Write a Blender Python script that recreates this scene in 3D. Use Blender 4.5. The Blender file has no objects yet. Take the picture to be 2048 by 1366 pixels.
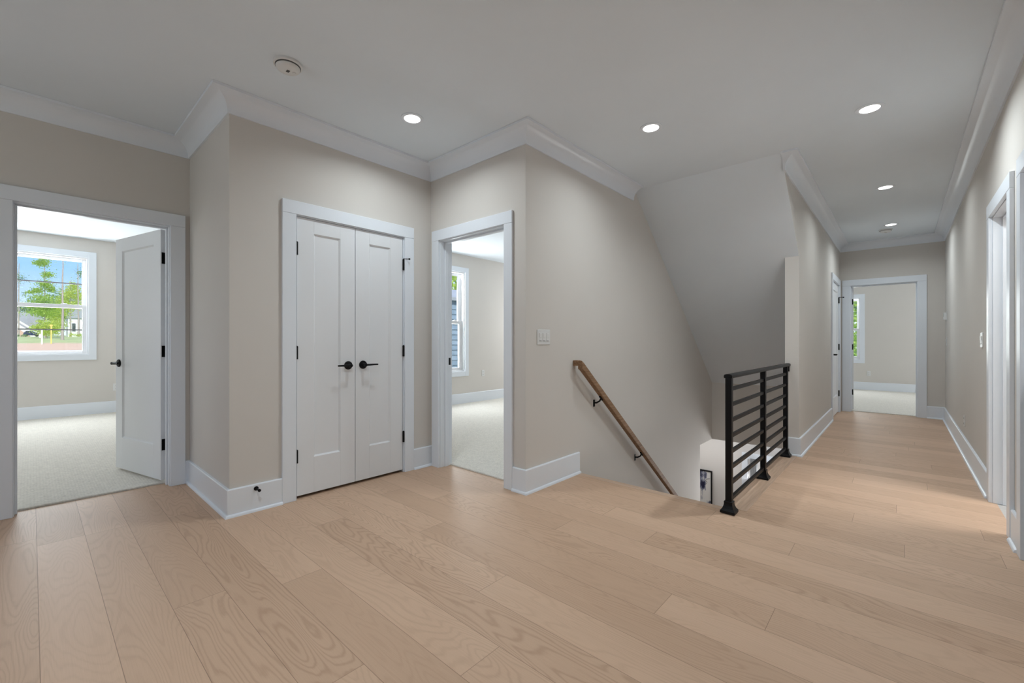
import bpy, bmesh, math, random
from mathutils import Vector, Matrix

scene = bpy.context.scene
COL = scene.collection
R = math.radians
random.seed(7)

# ---------------------------------------------------------------- camera
cam_data = bpy.data.cameras.new('camera')
cam_data.sensor_width = 36.0
cam_data.lens = 864.83 / 2048 * 36.0
cam_data.shift_y = (684.38 - 683.0) / 2048
cam_data.clip_start = 0.05
cam_data.clip_end = 1000
cam = bpy.data.objects.new('camera', cam_data)
COL.objects.link(cam)
cam.location = (0, 0, 1.1282)
cam.rotation_euler = (R(90), 0, 0.7327)
scene.camera = cam

# ---------------------------------------------------------------- exposure
vs = scene.view_settings
vs.view_transform = 'Standard'
vs.look = 'None'
vs.exposure = 0.0
vs.gamma = 1.0
vs.use_curve_mapping = False

# ---------------------------------------------------------------- sky
world = bpy.data.worlds.new('sky')
scene.world = world
world.use_nodes = True
nt = world.node_tree
nt.nodes.clear()
_o = nt.nodes.new('ShaderNodeOutputWorld')
_b = nt.nodes.new('ShaderNodeBackground')
_tc = nt.nodes.new('ShaderNodeTexCoord')
_sp = nt.nodes.new('ShaderNodeSeparateXYZ')
_r = nt.nodes.new('ShaderNodeValToRGB')
_r.color_ramp.elements[0].position = 0.0
_r.color_ramp.elements[0].color = (0.80, 0.90, 1.0, 1)
_r.color_ramp.elements[1].position = 0.6
_r.color_ramp.elements[1].color = (0.10, 0.28, 0.75, 1)
_e = _r.color_ramp.elements.new(0.12)
_e.color = (0.33, 0.60, 0.97, 1)
_n = nt.nodes.new('ShaderNodeTexNoise')
_n.inputs['Scale'].default_value = 5.0
_n.inputs['Detail'].default_value = 6.0
_cr = nt.nodes.new('ShaderNodeValToRGB')
_cr.color_ramp.elements[0].position = 0.52
_cr.color_ramp.elements[1].position = 0.68
_mx = nt.nodes.new('ShaderNodeMixRGB')
_mx.inputs[2].default_value = (1.0, 1.0, 1.0, 1)
nt.links.new(_tc.outputs['Generated'], _sp.inputs[0])
nt.links.new(_sp.outputs['Z'], _r.inputs[0])
nt.links.new(_tc.outputs['Generated'], _n.inputs['Vector'])
nt.links.new(_n.outputs['Fac'], _cr.inputs[0])
nt.links.new(_cr.outputs[0], _mx.inputs[0])
nt.links.new(_r.outputs[0], _mx.inputs[1])
nt.links.new(_mx.outputs[0], _b.inputs[0])
_b.inputs['Strength'].default_value = 1.28
nt.links.new(_b.outputs[0], _o.inputs[0])

sun = bpy.data.lights.new('sun', 'SUN')
sun.energy = 4.4
sun.angle = R(1.0)
sun.color = (1.0, 0.95, 0.86)
suno = bpy.data.objects.new('sun', sun)
COL.objects.link(suno)
suno.rotation_euler = Vector((-0.75, 0.12, -0.75)).to_track_quat('-Z', 'Y').to_euler()


def area(name, loc, direction, sx, sy, power, color=(1, 1, 1), spread=180):
    l = bpy.data.lights.new(name, 'AREA')
    l.shape = 'RECTANGLE'
    l.size = sx
    l.size_y = sy
    l.energy = power
    l.color = color
    l.spread = R(spread)
    o = bpy.data.objects.new(name, l)
    COL.objects.link(o)
    o.location = loc
    o.rotation_euler = Vector(direction).to_track_quat('-Z', 'Y').to_euler()
    return o


# daylight at the bedroom windows, plus room lights and added unseen fills
area('daylight_bedroom_left', (-9.50, 0.0, 1.68), (1, 0, -0.1), 1.1, 1.4, 78, (0.95, 0.98, 1.0))
area('fill_bedroom_left_side', (-7.2, -2.95, 1.68), (0, 1, -0.1), 1.6, 1.4, 29, (0.95, 0.98, 1.0))  # added fill, this side wall has no window
area('daylight_bedroom_middle', (-6.10, 4.88, 1.5), (1, 0, -0.1), 0.85, 1.7, 58, (0.95, 0.98, 1.0))
area('fill_bedroom_middle_far', (-5.1, 7.45, 1.5), (0.25, -1, -0.1), 1.2, 1.6, 42, (0.95, 0.98, 1.0))  # added fill for the middle bedroom, far wall is solid
area('daylight_bedroom_end', (-1.16, 13.23, 1.45), (0, -1, -0.15), 0.85, 1.4, 38, (0.95, 0.98, 1.0))
area('fill_bedroom_end_side', (2.45, 11.5, 1.5), (-1, 0, -0.1), 1.6, 1.5, 42, (0.95, 0.98, 1.0))  # added fill for the end bedroom, no window on this side
area('fill_landing', (-2.9, -2.42, 1.6), (0, 1, 0.25), 1.4, 1.5, 10, (0.97, 0.985, 1.0))  # added fill for the landing, tilted up towards the ceiling
area('light_lower_hall', (-2.9, 7.3, -0.36), (0, 0, -1), 1.6, 0.8, 12, (1.0, 0.98, 0.95))  # unseen area light added to brighten the lower hall
area('fill_stairwell', (-1.5, 7.9, -1.2), (-0.15, -1, 0.35), 1.0, 1.0, 38, (0.97, 0.985, 1.0))  # added fill shining up the stairwell, no window stands behind it
area('fill_right_room', (0.62, 3.02, 1.35), (-1, 0, 0.25), 0.72, 1.2, 3, (0.97, 0.985, 1.0), 150)  # weak added fill in the nearest right doorway, no window there
area('light_bath', (1.6, 4.3, 2.6), (0, 0, -1), 0.8, 0.8, 38, (1.0, 0.98, 0.95))
LAMP_POWER = [7.5, 6.2, 15.5, 4.8, 7.8, 14.5]


# ---------------------------------------------------------------- helpers
def world_offset(o):
    v = Vector((0, 0, 0))
    while o is not None:
        v += o.location
        o = o.parent
    return v


class MB:
    def __init__(self):
        self.bm = bmesh.new()

    def box(self, x0, x1, y0, y1, z0, z1, xf=None):
        ps = [(x, y, z) for z in (z0, z1) for y in (y0, y1) for x in (x0, x1)]
        v = [self.bm.verts.new(xf(*p) if xf else p) for p in ps]
        for f in ((0, 2, 3, 1), (4, 5, 7, 6), (0, 1, 5, 4), (2, 6, 7, 3), (0, 4, 6, 2), (1, 3, 7, 5)):
            self.bm.faces.new([v[i] for i in f])
        return self

    def loft(self, rings, cap=True, closed=True):
        vr = [[self.bm.verts.new(p) for p in ring] for ring in rings]
        n = len(vr[0])
        for a, b in zip(vr[:-1], vr[1:]):
            for i in range(n if closed else n - 1):
                j = (i + 1) % n
                self.bm.faces.new((a[i], a[j], b[j], b[i]))
        if cap:
            self.bm.faces.new(vr[0])
            self.bm.faces.new(list(reversed(vr[-1])))
        return self

    def tube(self, pts, radii, seg=16, cap=True):
        pts = [Vector(p) for p in pts]
        if not isinstance(radii, (list, tuple)):
            radii = [radii] * len(pts)
        rings = []
        for i, p in enumerate(pts):
            d = (pts[min(i + 1, len(pts) - 1)] - pts[max(i - 1, 0)])
            if d.length < 1e-9:
                d = Vector((0, 0, 1))
            d.normalize()
            up = Vector((0, 0, 1)) if abs(d.z) < 0.9 else Vector((1, 0, 0))
            a = d.cross(up).normalized()
            b = d.cross(a).normalized()
            rings.append([p + (a * math.cos(t) + b * math.sin(t)) * radii[i]
                          for t in [2 * math.pi * k / seg for k in range(seg)]])
        return self.loft(rings, cap)

    def lathe(self, origin, axis, prof, seg=32):
        """prof: (distance along axis, radius)"""
        d = Vector(axis).normalized()
        up = Vector((0, 0, 1)) if abs(d.z) < 0.9 else Vector((1, 0, 0))
        a = d.cross(up).normalized()
        b = d.cross(a).normalized()
        o = Vector(origin)
        rings = [[o + d * h + (a * math.cos(t) + b * math.sin(t)) * max(r, 1e-4)
                  for t in [2 * math.pi * k / seg for k in range(seg)]] for h, r in prof]
        return self.loft(rings, True)

    def sweep(self, path, profile, side=1, start=None):
        n = len(path)
        P = [Vector((p[0], p[1])) for p in path]
        norms = []
        for i in range(n - 1):
            d = (P[i + 1] - P[i]).normalized()
            norms.append(Vector((-d.y, d.x)) * side)
        rings = []
        for i in range(n):
            if i == 0:
                m = norms[0]
            elif i == n - 1:
                m = norms[-1]
            else:
                a, b = norms[i - 1], norms[i]
                m = (a + b) / (1 + a.dot(b))
            rings.append([(P[i].x + m.x * o, P[i].y + m.y * o, z) for o, z in profile])
        return self.loft(rings, True)

    def prism(self, poly, depth_vec):
        d = Vector(depth_vec)
        return self.loft([[Vector(p) for p in poly], [Vector(p) + d for p in poly]], True)

    def build(self, name, mat, parent=None, bevel=0.0, smooth=False, seg=2, xf=None, angle=40):
        bm = self.bm
        if xf is not None:
            bmesh.ops.transform(bm, matrix=xf, verts=bm.verts)
        if parent is not None:
            bmesh.ops.translate(bm, vec=-world_offset(parent), verts=bm.verts)
        bmesh.ops.recalc_face_normals(bm, faces=bm.faces)
        me = bpy.data.meshes.new(name)
        bm.to_mesh(me)
        bm.free()
        me.materials.append(mat)
        o = bpy.data.objects.new(name, me)
        COL.objects.link(o)
        if parent is not None:
            o.parent = parent
        if smooth:
            for p in me.polygons:
                p.use_smooth = True
            try:
                me.set_sharp_from_angle(angle=R(angle))
            except Exception:
                pass
        if bevel > 0:
            b = o.modifiers.new('edge', 'BEVEL')
            b.width = bevel
            b.segments = seg
            b.limit_method = 'ANGLE'
            b.angle_limit = R(50)
        return o


def tag(o, label, cat, group=None, kind=None):
    o['label'] = label
    o['category'] = cat
    if group:
        o['group'] = group
    if kind:
        o['kind'] = kind
    return o


def empty(name, loc, label, cat, group=None, kind=None):
    o = bpy.data.objects.new(name, None)
    o.empty_display_size = 0.1
    o.location = loc
    COL.objects.link(o)
    return tag(o, label, cat, group, kind)


def struct(o, label, cat):
    return tag(o, label, cat, None, 'structure')


def copy_tree(o, parent=None):
    c = o.copy()
    COL.objects.link(c)
    if parent is not None:
        c.parent = parent
    for ch in list(o.children):
        copy_tree(ch, c)
    return c


# ---------------------------------------------------------------- materials
def mat_new(name):
    m = bpy.data.materials.new(name)
    m.use_nodes = True
    return m, m.node_tree, m.node_tree.nodes['Principled BSDF']


def N(t, typ, **kw):
    n = t.nodes.new(typ)
    for k, v in kw.items():
        setattr(n, k, v)
    return n


def math_node(t, op, a, b=None, c=None):
    n = t.nodes.new('ShaderNodeMath')
    n.operation = op
    for i, v in enumerate((a, b, c)):
        if v is None:
            continue
        if isinstance(v, (int, float)):
            n.inputs[i].default_value = v
        else:
            t.links.new(v, n.inputs[i])
    return n.outputs[0]


def combine(t, x, y, z):
    n = t.nodes.new('ShaderNodeCombineXYZ')
    for i, v in enumerate((x, y, z)):
        if isinstance(v, (int, float)):
            n.inputs[i].default_value = v
        else:
            t.links.new(v, n.inputs[i])
    return n.outputs[0]


def paint(name, color, rough=0.6, bump=0.02, scale=350, spec=0.4, mottled=0.02):
    """Painted surface: faint colour mottling and roller texture."""
    m, t, b = mat_new(name)
    geo = N(t, 'ShaderNodeNewGeometry')
    nz = N(t, 'ShaderNodeTexNoise')
    nz.inputs['Scale'].default_value = 3.0
    nz.inputs['Detail'].default_value = 3.0
    t.links.new(geo.outputs['Position'], nz.inputs['Vector'])
    mix = N(t, 'ShaderNodeMixRGB')
    mix.inputs[1].default_value = tuple(c * (1 - mottled) for c in color) + (1,)
    mix.inputs[2].default_value = tuple(min(1, c * (1 + mottled)) for c in color) + (1,)
    t.links.new(nz.outputs['Fac'], mix.inputs[0])
    t.links.new(mix.outputs[0], b.inputs['Base Color'])
    b.inputs['Roughness'].default_value = rough
    b.inputs['Specular IOR Level'].default_value = spec
    if bump > 0:
        n2 = N(t, 'ShaderNodeTexNoise')
        n2.inputs['Scale'].default_value = scale
        n2.inputs['Detail'].default_value = 2.0
        t.links.new(geo.outputs['Position'], n2.inputs['Vector'])
        bp = N(t, 'ShaderNodeBump')
        bp.inputs['Strength'].default_value = bump
        bp.inputs['Distance'].default_value = 0.002
        t.links.new(n2.outputs['Fac'], bp.inputs['Height'])
        t.links.new(bp.outputs[0], b.inputs['Normal'])
    return m


def plank_floor(name, base, dark, width=0.19, length=2.1, y0=0.02, rough=0.52, contrast=1.0):
    m, t, b = mat_new(name)
    L = t.links
    geo = N(t, 'ShaderNodeNewGeometry')
    sp = N(t, 'ShaderNodeSeparateXYZ')
    L.new(geo.outputs['Position'], sp.inputs[0])
    X, Y = sp.outputs['X'], sp.outputs['Y']
    yy = math_node(t, 'DIVIDE', math_node(t, 'SUBTRACT', Y, y0), width)
    row = math_node(t, 'FLOOR', yy)
    wn = N(t, 'ShaderNodeTexWhiteNoise', noise_dimensions='1D')
    L.new(row, wn.inputs['W'])
    xx = math_node(t, 'DIVIDE', math_node(t, 'ADD', X, math_node(t, 'MULTIPLY', wn.outputs['Value'], 9.7)), length)
    col = math_node(t, 'FLOOR', xx)
    wn2 = N(t, 'ShaderNodeTexWhiteNoise', noise_dimensions='2D')
    L.new(combine(t, row, col, 0.0), wn2.inputs['Vector'])
    idv = wn2.outputs['Value']
    fy = math_node(t, 'FRACT', yy)
    fx = math_node(t, 'FRACT', xx)
    dy = math_node(t, 'MULTIPLY', math_node(t, 'MINIMUM', fy, math_node(t, 'SUBTRACT', 1.0, fy)), width)
    dx = math_node(t, 'MULTIPLY', math_node(t, 'MINIMUM', fx, math_node(t, 'SUBTRACT', 1.0, fx)), length)
    d = math_node(t, 'MINIMUM', dy, dx)
    mr = N(t, 'ShaderNodeMapRange')
    mr.inputs['From Min'].default_value = 0.0002
    mr.inputs['From Max'].default_value = 0.0014
    L.new(d, mr.inputs['Value'])
    seam = mr.outputs[0]
    # cathedral growth rings: contour lines of a stretched noise
    gx = math_node(t, 'ADD', math_node(t, 'MULTIPLY', X, 0.95), math_node(t, 'MULTIPLY', idv, 47.0))
    gy = math_node(t, 'ADD', math_node(t, 'MULTIPLY', Y, 6.5), math_node(t, 'MULTIPLY', idv, 19.0))
    nz = N(t, 'ShaderNodeTexNoise')
    nz.inputs['Scale'].default_value = 1.0
    nz.inputs['Detail'].default_value = 1.6
    nz.inputs['Roughness'].default_value = 0.42
    nz.inputs['Distortion'].default_value = 0.25
    L.new(combine(t, gx, gy, 0.0), nz.inputs['Vector'])
    # fine wobble
    nw = N(t, 'ShaderNodeTexNoise')
    nw.inputs['Scale'].default_value = 1.0
    nw.inputs['Detail'].default_value = 3.0
    L.new(combine(t, math_node(t, 'MULTIPLY', X, 16.0), math_node(t, 'MULTIPLY', Y, 60.0), idv), nw.inputs['Vector'])
    h = math_node(t, 'ADD', math_node(t, 'MULTIPLY', nz.outputs['Fac'], 170.0),
                  math_node(t, 'MULTIPLY', nw.outputs['Fac'], 2.6))
    s = math_node(t, 'SINE', h)
    s = math_node(t, 'POWER', math_node(t, 'MULTIPLY', math_node(t, 'ADD', s, 1.0), 0.5), 3.0)
    # pores
    npo = N(t, 'ShaderNodeTexNoise')
    npo.inputs['Scale'].default_value = 1.0
    npo.inputs['Detail'].default_value = 4.0
    L.new(combine(t, math_node(t, 'MULTIPLY', X, 9.0), math_node(t, 'MULTIPLY', Y, 330.0), idv), npo.inputs['Vector'])
    # slow tone drift inside a plank
    nd = N(t, 'ShaderNodeTexNoise')
    nd.inputs['Scale'].default_value = 1.0
    nd.inputs['Detail'].default_value = 2.0
    L.new(combine(t, math_node(t, 'ADD', math_node(t, 'MULTIPLY', X, 1.1), math_node(t, 'MULTIPLY', idv, 31.0)),
                  math_node(t, 'MULTIPLY', Y, 9.0), 0.0), nd.inputs['Vector'])
    f = math_node(t, 'ADD', math_node(t, 'MULTIPLY', math_node(t, 'MULTIPLY', s, 0.29 * contrast), math_node(t, 'ADD', 0.35, math_node(t, 'FRACT', math_node(t, 'MULTIPLY', idv, 7.31)))),
                  math_node(t, 'MULTIPLY', npo.outputs['Fac'], 0.36 * contrast))
    f = math_node(t, 'ADD', f, math_node(t, 'MULTIPLY', nd.outputs['Fac'], 0.30 * contrast))
    f = math_node(t, 'ADD', f, math_node(t, 'MULTIPLY', math_node(t, 'SUBTRACT', idv, 0.5), 0.42 * contrast))
    mix = N(t, 'ShaderNodeMixRGB')
    mix.inputs[1].default_value = base + (1,)
    mix.inputs[2].default_value = dark + (1,)
    mix.use_clamp = True
    L.new(f, mix.inputs[0])
    ms = N(t, 'ShaderNodeMixRGB')
    ms.inputs[1].default_value = tuple(c * 0.55 for c in dark) + (1,)
    L.new(seam, ms.inputs[0])
    L.new(mix.outputs[0], ms.inputs[2])
    L.new(ms.outputs[0], b.inputs['Base Color'])
    b.inputs['Roughness'].default_value = rough
    b.inputs['Specular IOR Level'].default_value = 0.28
    bp = N(t, 'ShaderNodeBump')
    bp.inputs['Strength'].default_value = 0.25
    bp.inputs['Distance'].default_value = 0.0012
    hh = math_node(t, 'SUBTRACT', seam, math_node(t, 'MULTIPLY', npo.outputs['Fac'], 0.25))
    L.new(hh, bp.inputs['Height'])
    L.new(bp.outputs[0], b.inputs['Normal'])
    return m


def wood(name, base, dark, along='Y', rough=0.42):
    m, t, b = mat_new(name)
    L = t.links
    geo = N(t, 'ShaderNodeNewGeometry')
    mp = N(t, 'ShaderNodeMapping')
    sc = [70, 70, 70]
    sc['XYZ'.index(along)] = 4
    mp.inputs['Scale'].default_value = sc
    L.new(geo.outputs['Position'], mp.inputs['Vector'])
    nz = N(t, 'ShaderNodeTexNoise')
    nz.inputs['Scale'].default_value = 1.0
    nz.inputs['Detail'].default_value = 5.0
    nz.inputs['Distortion'].default_value = 0.3
    L.new(mp.outputs[0], nz.inputs['Vector'])
    r = N(t, 'ShaderNodeValToRGB')
    r.color_ramp.elements[0].position = 0.3
    r.color_ramp.elements[0].color = dark + (1,)
    r.color_ramp.elements[1].position = 0.66
    r.color_ramp.elements[1].color = base + (1,)
    L.new(nz.outputs['Fac'], r.inputs[0])
    L.new(r.outputs[0], b.inputs['Base Color'])
    b.inputs['Roughness'].default_value = rough
    return m


def carpet(name, color):
    m, t, b = mat_new(name)
    L = t.links
    geo = N(t, 'ShaderNodeNewGeometry')
    mp = N(t, 'ShaderNodeMapping')
    mp.inputs['Scale'].default_value = (95, 60, 60)
    L.new(geo.outputs['Position'], mp.inputs['Vector'])
    v = N(t, 'ShaderNodeTexVoronoi')
    v.inputs['Scale'].default_value = 1.0
    v.inputs['Randomness'].default_value = 0.55
    L.new(mp.outputs[0], v.inputs['Vector'])
    nz = N(t, 'ShaderNodeTexNoise')
    nz.inputs['Scale'].default_value = 30
    nz.inputs['Detail'].default_value = 4
    L.new(geo.outputs['Position'], nz.inputs['Vector'])
    f = math_node(t, 'ADD', math_node(t, 'MULTIPLY', v.outputs['Distance'], 0.7), math_node(t, 'MULTIPLY', nz.outputs['Fac'], 0.5))
    mix = N(t, 'ShaderNodeMixRGB')
    mix.use_clamp = True
    mix.inputs[1].default_value = tuple(min(1, c * 1.14) for c in color) + (1,)
    mix.inputs[2].default_value = tuple(c * 0.72 for c in color) + (1,)
    L.new(f, mix.inputs[0])
    L.new(mix.outputs[0], b.inputs['Base Color'])
    b.inputs['Roughness'].default_value = 0.95
    b.inputs['Specular IOR Level'].default_value = 0.05
    bp = N(t, 'ShaderNodeBump')
    bp.inputs['Strength'].default_value = 0.8
    bp.inputs['Distance'].default_value = 0.006
    bp.invert = True
    L.new(v.outputs['Distance'], bp.inputs['Height'])
    L.new(bp.outputs[0], b.inputs['Normal'])
    return m


def simple(name, color, rough=0.5, metallic=0.0, noise=0.1, scale=8.0):
    m, t, b = mat_new(name)
    geo = N(t, 'ShaderNodeNewGeometry')
    nz = N(t, 'ShaderNodeTexNoise')
    nz.inputs['Scale'].default_value = scale
    nz.inputs['Detail'].default_value = 3
    t.links.new(geo.outputs['Position'], nz.inputs['Vector'])
    mix = N(t, 'ShaderNodeMixRGB')
    mix.inputs[1].default_value = tuple(c * (1 - noise) for c in color) + (1,)
    mix.inputs[2].default_value = tuple(min(1, c * (1 + noise)) for c in color) + (1,)
    t.links.new(nz.outputs['Fac'], mix.inputs[0])
    t.links.new(mix.outputs[0], b.inputs['Base Color'])
    b.inputs['Roughness'].default_value = rough
    b.inputs['Metallic'].default_value = metallic
    return m


def emission(name, color, strength):
    m = bpy.data.materials.new(name)
    m.use_nodes = True
    t = m.node_tree
    t.nodes.clear()
    o = N(t, 'ShaderNodeOutputMaterial')
    e = N(t, 'ShaderNodeEmission')
    e.inputs[0].default_value = color + (1,)
    e.inputs[1].default_value = strength
    t.links.new(e.outputs[0], o.inputs[0])
    return m


def glass_mat(name):
    m = bpy.data.materials.new(name)
    m.use_nodes = True
    t = m.node_tree
    t.nodes.clear()
    o = N(t, 'ShaderNodeOutputMaterial')
    mix = N(t, 'ShaderNodeMixShader')
    tr = N(t, 'ShaderNodeBsdfTransparent')
    tr.inputs[0].default_value = (0.97, 0.985, 0.98, 1)
    gl = N(t, 'ShaderNodeBsdfGlossy')
    gl.inputs['Roughness'].default_value = 0.02
    mix.inputs[0].default_value = 0.05
    t.links.new(tr.outputs[0], mix.inputs[1])
    t.links.new(gl.outputs[0], mix.inputs[2])
    t.links.new(mix.outputs[0], o.inputs[0])
    return m


M = {}
M['wall'] = paint('greige_wall_paint', (0.69, 0.66, 0.622), 0.75, 0.04, 260, 0.25)
M['ceiling'] = paint('white_ceiling_paint', (0.805, 0.868, 0.925), 0.8, 0.03, 260, 0.2)
M['trim'] = paint('white_trim_paint', (0.82, 0.868, 0.93), 0.32, 0.0, spec=0.5, mottled=0.008)
M['door'] = paint('white_door_paint', (0.82, 0.845, 0.875), 0.42, 0.0, spec=0.45, mottled=0.01)
M['floor'] = plank_floor('oak_plank_floor', (0.68, 0.474, 0.336), (0.44, 0.286, 0.19))
M['oak_y'] = wood('oak_edge_board', (0.60, 0.43, 0.315), (0.45, 0.31, 0.215), 'Y')
M['oak_x'] = wood('oak_nosing_board', (0.60, 0.43, 0.315), (0.45, 0.31, 0.215), 'X')
M['rail_wood'] = wood('stained_oak_rail', (0.36, 0.225, 0.135), (0.22, 0.13, 0.075), 'Y', 0.6)
M['rail_wood'].node_tree.nodes['Principled BSDF'].inputs['Specular IOR Level'].default_value = 0.15
M['carpet'] = carpet('looped_cream_carpet', (0.88, 0.84, 0.765))
M['black'] = simple('black_metal', (0.004, 0.004, 0.005), 0.40, 0.0, 0.15, 30)
M['black'].node_tree.nodes['Principled BSDF'].inputs['Specular IOR Level'].default_value = 0.2
M['plastic'] = simple('white_plastic', (0.76, 0.765, 0.76), 0.35, 0.0, 0.01)
M['plastic_gap'] = simple('dark_slot', (0.10, 0.10, 0.10), 0.6, 0.0, 0.05)
M['lens'] = emission('lit_lamp_lens', (1.0, 0.985, 0.95), 9.0)
M['glass'] = glass_mat('window_glass')
M['vinyl'] = paint('white_window_vinyl', (0.78, 0.79, 0.81), 0.35, 0.0, spec=0.5, mottled=0.005)
M['grille'] = simple('backlit_grey_window_bar', (0.22, 0.22, 0.23), 0.5)  # backlit darkness of the muntins put into their colour
M['lower_wall'] = paint('lower_hall_paint', (0.74, 0.715, 0.69), 0.75, 0.03, 260, 0.25)
M['tile'] = plank_floor('pale_grey_plank_tile', (0.62, 0.61, 0.59), (0.46, 0.45, 0.44), 0.2, 1.2, 0.0, 0.4)

# ---------------------------------------------------------------- dimensions (metres)
xL, xC, xS, xK, xR = -4.2611, -3.2189, -2.077, -0.75, 0.4775
yA, yB, yE, yK, yF = 0.8532, 2.4604, 8.8943, 5.0757, 6.727
yN = 3.18            # stair nosing
xV = -0.895          # void edge under the railing
zC = 2.723           # ceiling
zc = 2.601           # underside of the crown
zi, zd = 2.04, 2.134  # casing inner top, outer top
T = 0.12             # wall thickness
yBack = -2.5
X1, X2, Y3 = -9.35, -5.95, 13.08     # far walls of the three bedrooms
zLow, zLC = -3.04, -0.30             # lower floor, lower ceiling


def wallbox(mb, axis, a0, a1, s0, s1, z0, z1, ops=()):
    def bx(sa, sb, za, zb):
        if sb - sa < 1e-5 or zb - za < 1e-5:
            return
        if axis == 'x':
            mb.box(a0, a1, sa, sb, za, zb)
        else:
            mb.box(sa, sb, a0, a1, za, zb)
    s = s0
    for (sa, sb, za, zb) in sorted(ops):
        bx(s, sa, z0, z1)
        bx(sa, sb, z0, za)
        bx(sa, sb, zb, z1)
        s = sb
    bx(s, s1, z0, z1)
    return mb


# openings (casing inner edges)
D1 = (-0.0801, 0.7278)
D2 = (1.2632, 2.1678)
D3 = (-3.0869, -2.2834)
D4 = (7.80, 8.70)
D5 = (-0.6146, 0.1826)
D6 = (3.812, 4.512)
D7 = (2.62, 3.425)
W1 = (-0.59, 0.591, 0.945, 2.432)
W2 = (4.45, 5.311, 0.597, 2.400)
W3 = (-1.62, -0.721, 0.722, 2.171)
W4 = (-3.65, -2.15, 0.85, 2.40)
G = 0.014   # jamb thickness hidden behind the casing

# ---------------------------------------------------------------- floors and ceilings
mb = MB()
mb.box(xL - 0.114, xR + T, yBack - T, yN - 0.03, -0.30, 0.0)
mb.box(xV, xR + 0.02, yN - 0.03, yE + 0.09, -0.30, 0.0)
mb.box(xR + 0.02, xR + T, yN - 0.03, D6[0] - 0.01, -0.30, 0.0)
struct(mb.build('floor', M['floor']), 'wide light oak plank floor of landing and corridor', 'floor')
mb = MB()
mb.box(xV, xV + 0.132, yN + 0.0, yK - 0.002, 0.0, 0.0035)
struct(mb.build('trim_1', M['oak_y'], bevel=0.0015), 'oak border board on the floor under the black railing', 'floor trim')
mb = MB()
nose = [(0.0, 0.0), (0.012, -0.003), (0.018, -0.012), (0.016, -0.022), (0.008, -0.028), (-0.06, -0.028), (-0.06, 0.0)]
mb.loft([[(x, yN - 0.012 + o, z + 0.0006) for o, z in nose] for x in (xS + 0.001, xV)], True)
struct(mb.build('trim_2', M['oak_x'], smooth=True), 'rounded oak nosing board at the top of the stairs', 'floor trim')


def carpet_floor(x0, x1, y0, y1, label, extra=()):
    b = MB().box(x0, x1, y0, y1, -0.30, 0.012)
    for e in extra:
        b.box(*e, -0.30, 0.012)
    return struct(b.build('floor_carpet', M['carpet'], bevel=0.006), label, 'carpet')


carpet_floor(X1, xL - T, -3.0, 1.30, 'cream looped carpet in the left bedroom behind the open door')
carpet_floor(X2, xS - 0.115, yB + 0.115, 7.5, 'cream looped carpet in the middle bedroom with narrow window')
carpet_floor(-3.0, 2.5, yE + 0.085, Y3, 'cream looped carpet in the bedroom at the corridor end')
MB_ = MB().box(xR + 0.02, xR + 2.2, D6[0] - 0.012, 6.0, -0.30, -0.002)
struct(MB_.build('floor_tile', M['tile']), 'pale grey plank floor beyond the right side doorway', 'floor')

mb = MB()
mb.box(X2 - T, xR + 2.3, -3.0 - T, Y3 + T, zC, zC + 0.12)
mb.box(X1 - T, X2 - T, -3.0 - T, 1.3 + T, zC, zC + 0.12)
struct(mb.build('ceiling', M['ceiling']), 'smooth white ceiling over landing, corridor and bedrooms', 'ceiling')
# sloped ceiling over the stairs
yS0, slope = 4.23, 0.877
zb = zC - slope * (yF - yS0)
mb = MB()
poly = [(xS, yS0, zC), (xS, yF, zb), (xS, yF, zC)]
mb.prism(poly, (xK - 0.0005 - xS, 0, 0))
struct(mb.build('ceiling_sloped', M['ceiling']), 'white sloped ceiling descending over the stairwell', 'ceiling')

# ---------------------------------------------------------------- walls
H0 = zLow


def W(name, label, mb, mat='wall', cat='wall'):
    return struct(mb.build(name, M[mat]), label, cat)


W('wall_left', 'greige landing wall around the left bedroom doorway',
  wallbox(MB(), 'x', xL - T, xL, -3.0, yA, -0.3, zC, [(D1[0] - G, D1[1] + G, -0.3, zi + G)]))
W('wall_alcove', 'narrow greige return wall left of the closet',
  MB().box(xL - T, xC, yA, yA + T, -0.3, zC))
W('wall_closet', 'greige wall around the double closet doors',
  wallbox(MB(), 'x', xC - T, xC, yA + T, yB, -0.3, zC, [(D2[0] - G, D2[1] + G, -0.02, zi + G)]))
W('wall_closet_back', 'greige back of the closed closet',
  MB().box(xC - 0.8, xC - 0.7, yA + T, yB, -0.3, zC))
W('wall_middle', 'greige wall around the middle bedroom doorway',
  wallbox(MB(), 'y', yB, yB + T, X2, xS, -0.3, zC, [(D3[0] - G, D3[1] + G, -0.3, zi + G)]))
mb = MB()
mb.box(xS - 0.115, xS, yB + T, 6.214, zLow, zC)
mb.box(xS - 0.115, xS, 6.214, yF + T, zLC, zC)
W('wall_stair', 'tall greige stairwell wall behind the wooden handrail', mb)
mb = MB()
mb.box(xS, xK - 0.119, yF, yF + T, zLC, zC)
W('wall_stair_far', 'greige stairwell end wall below the sloped ceiling', mb)
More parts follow.
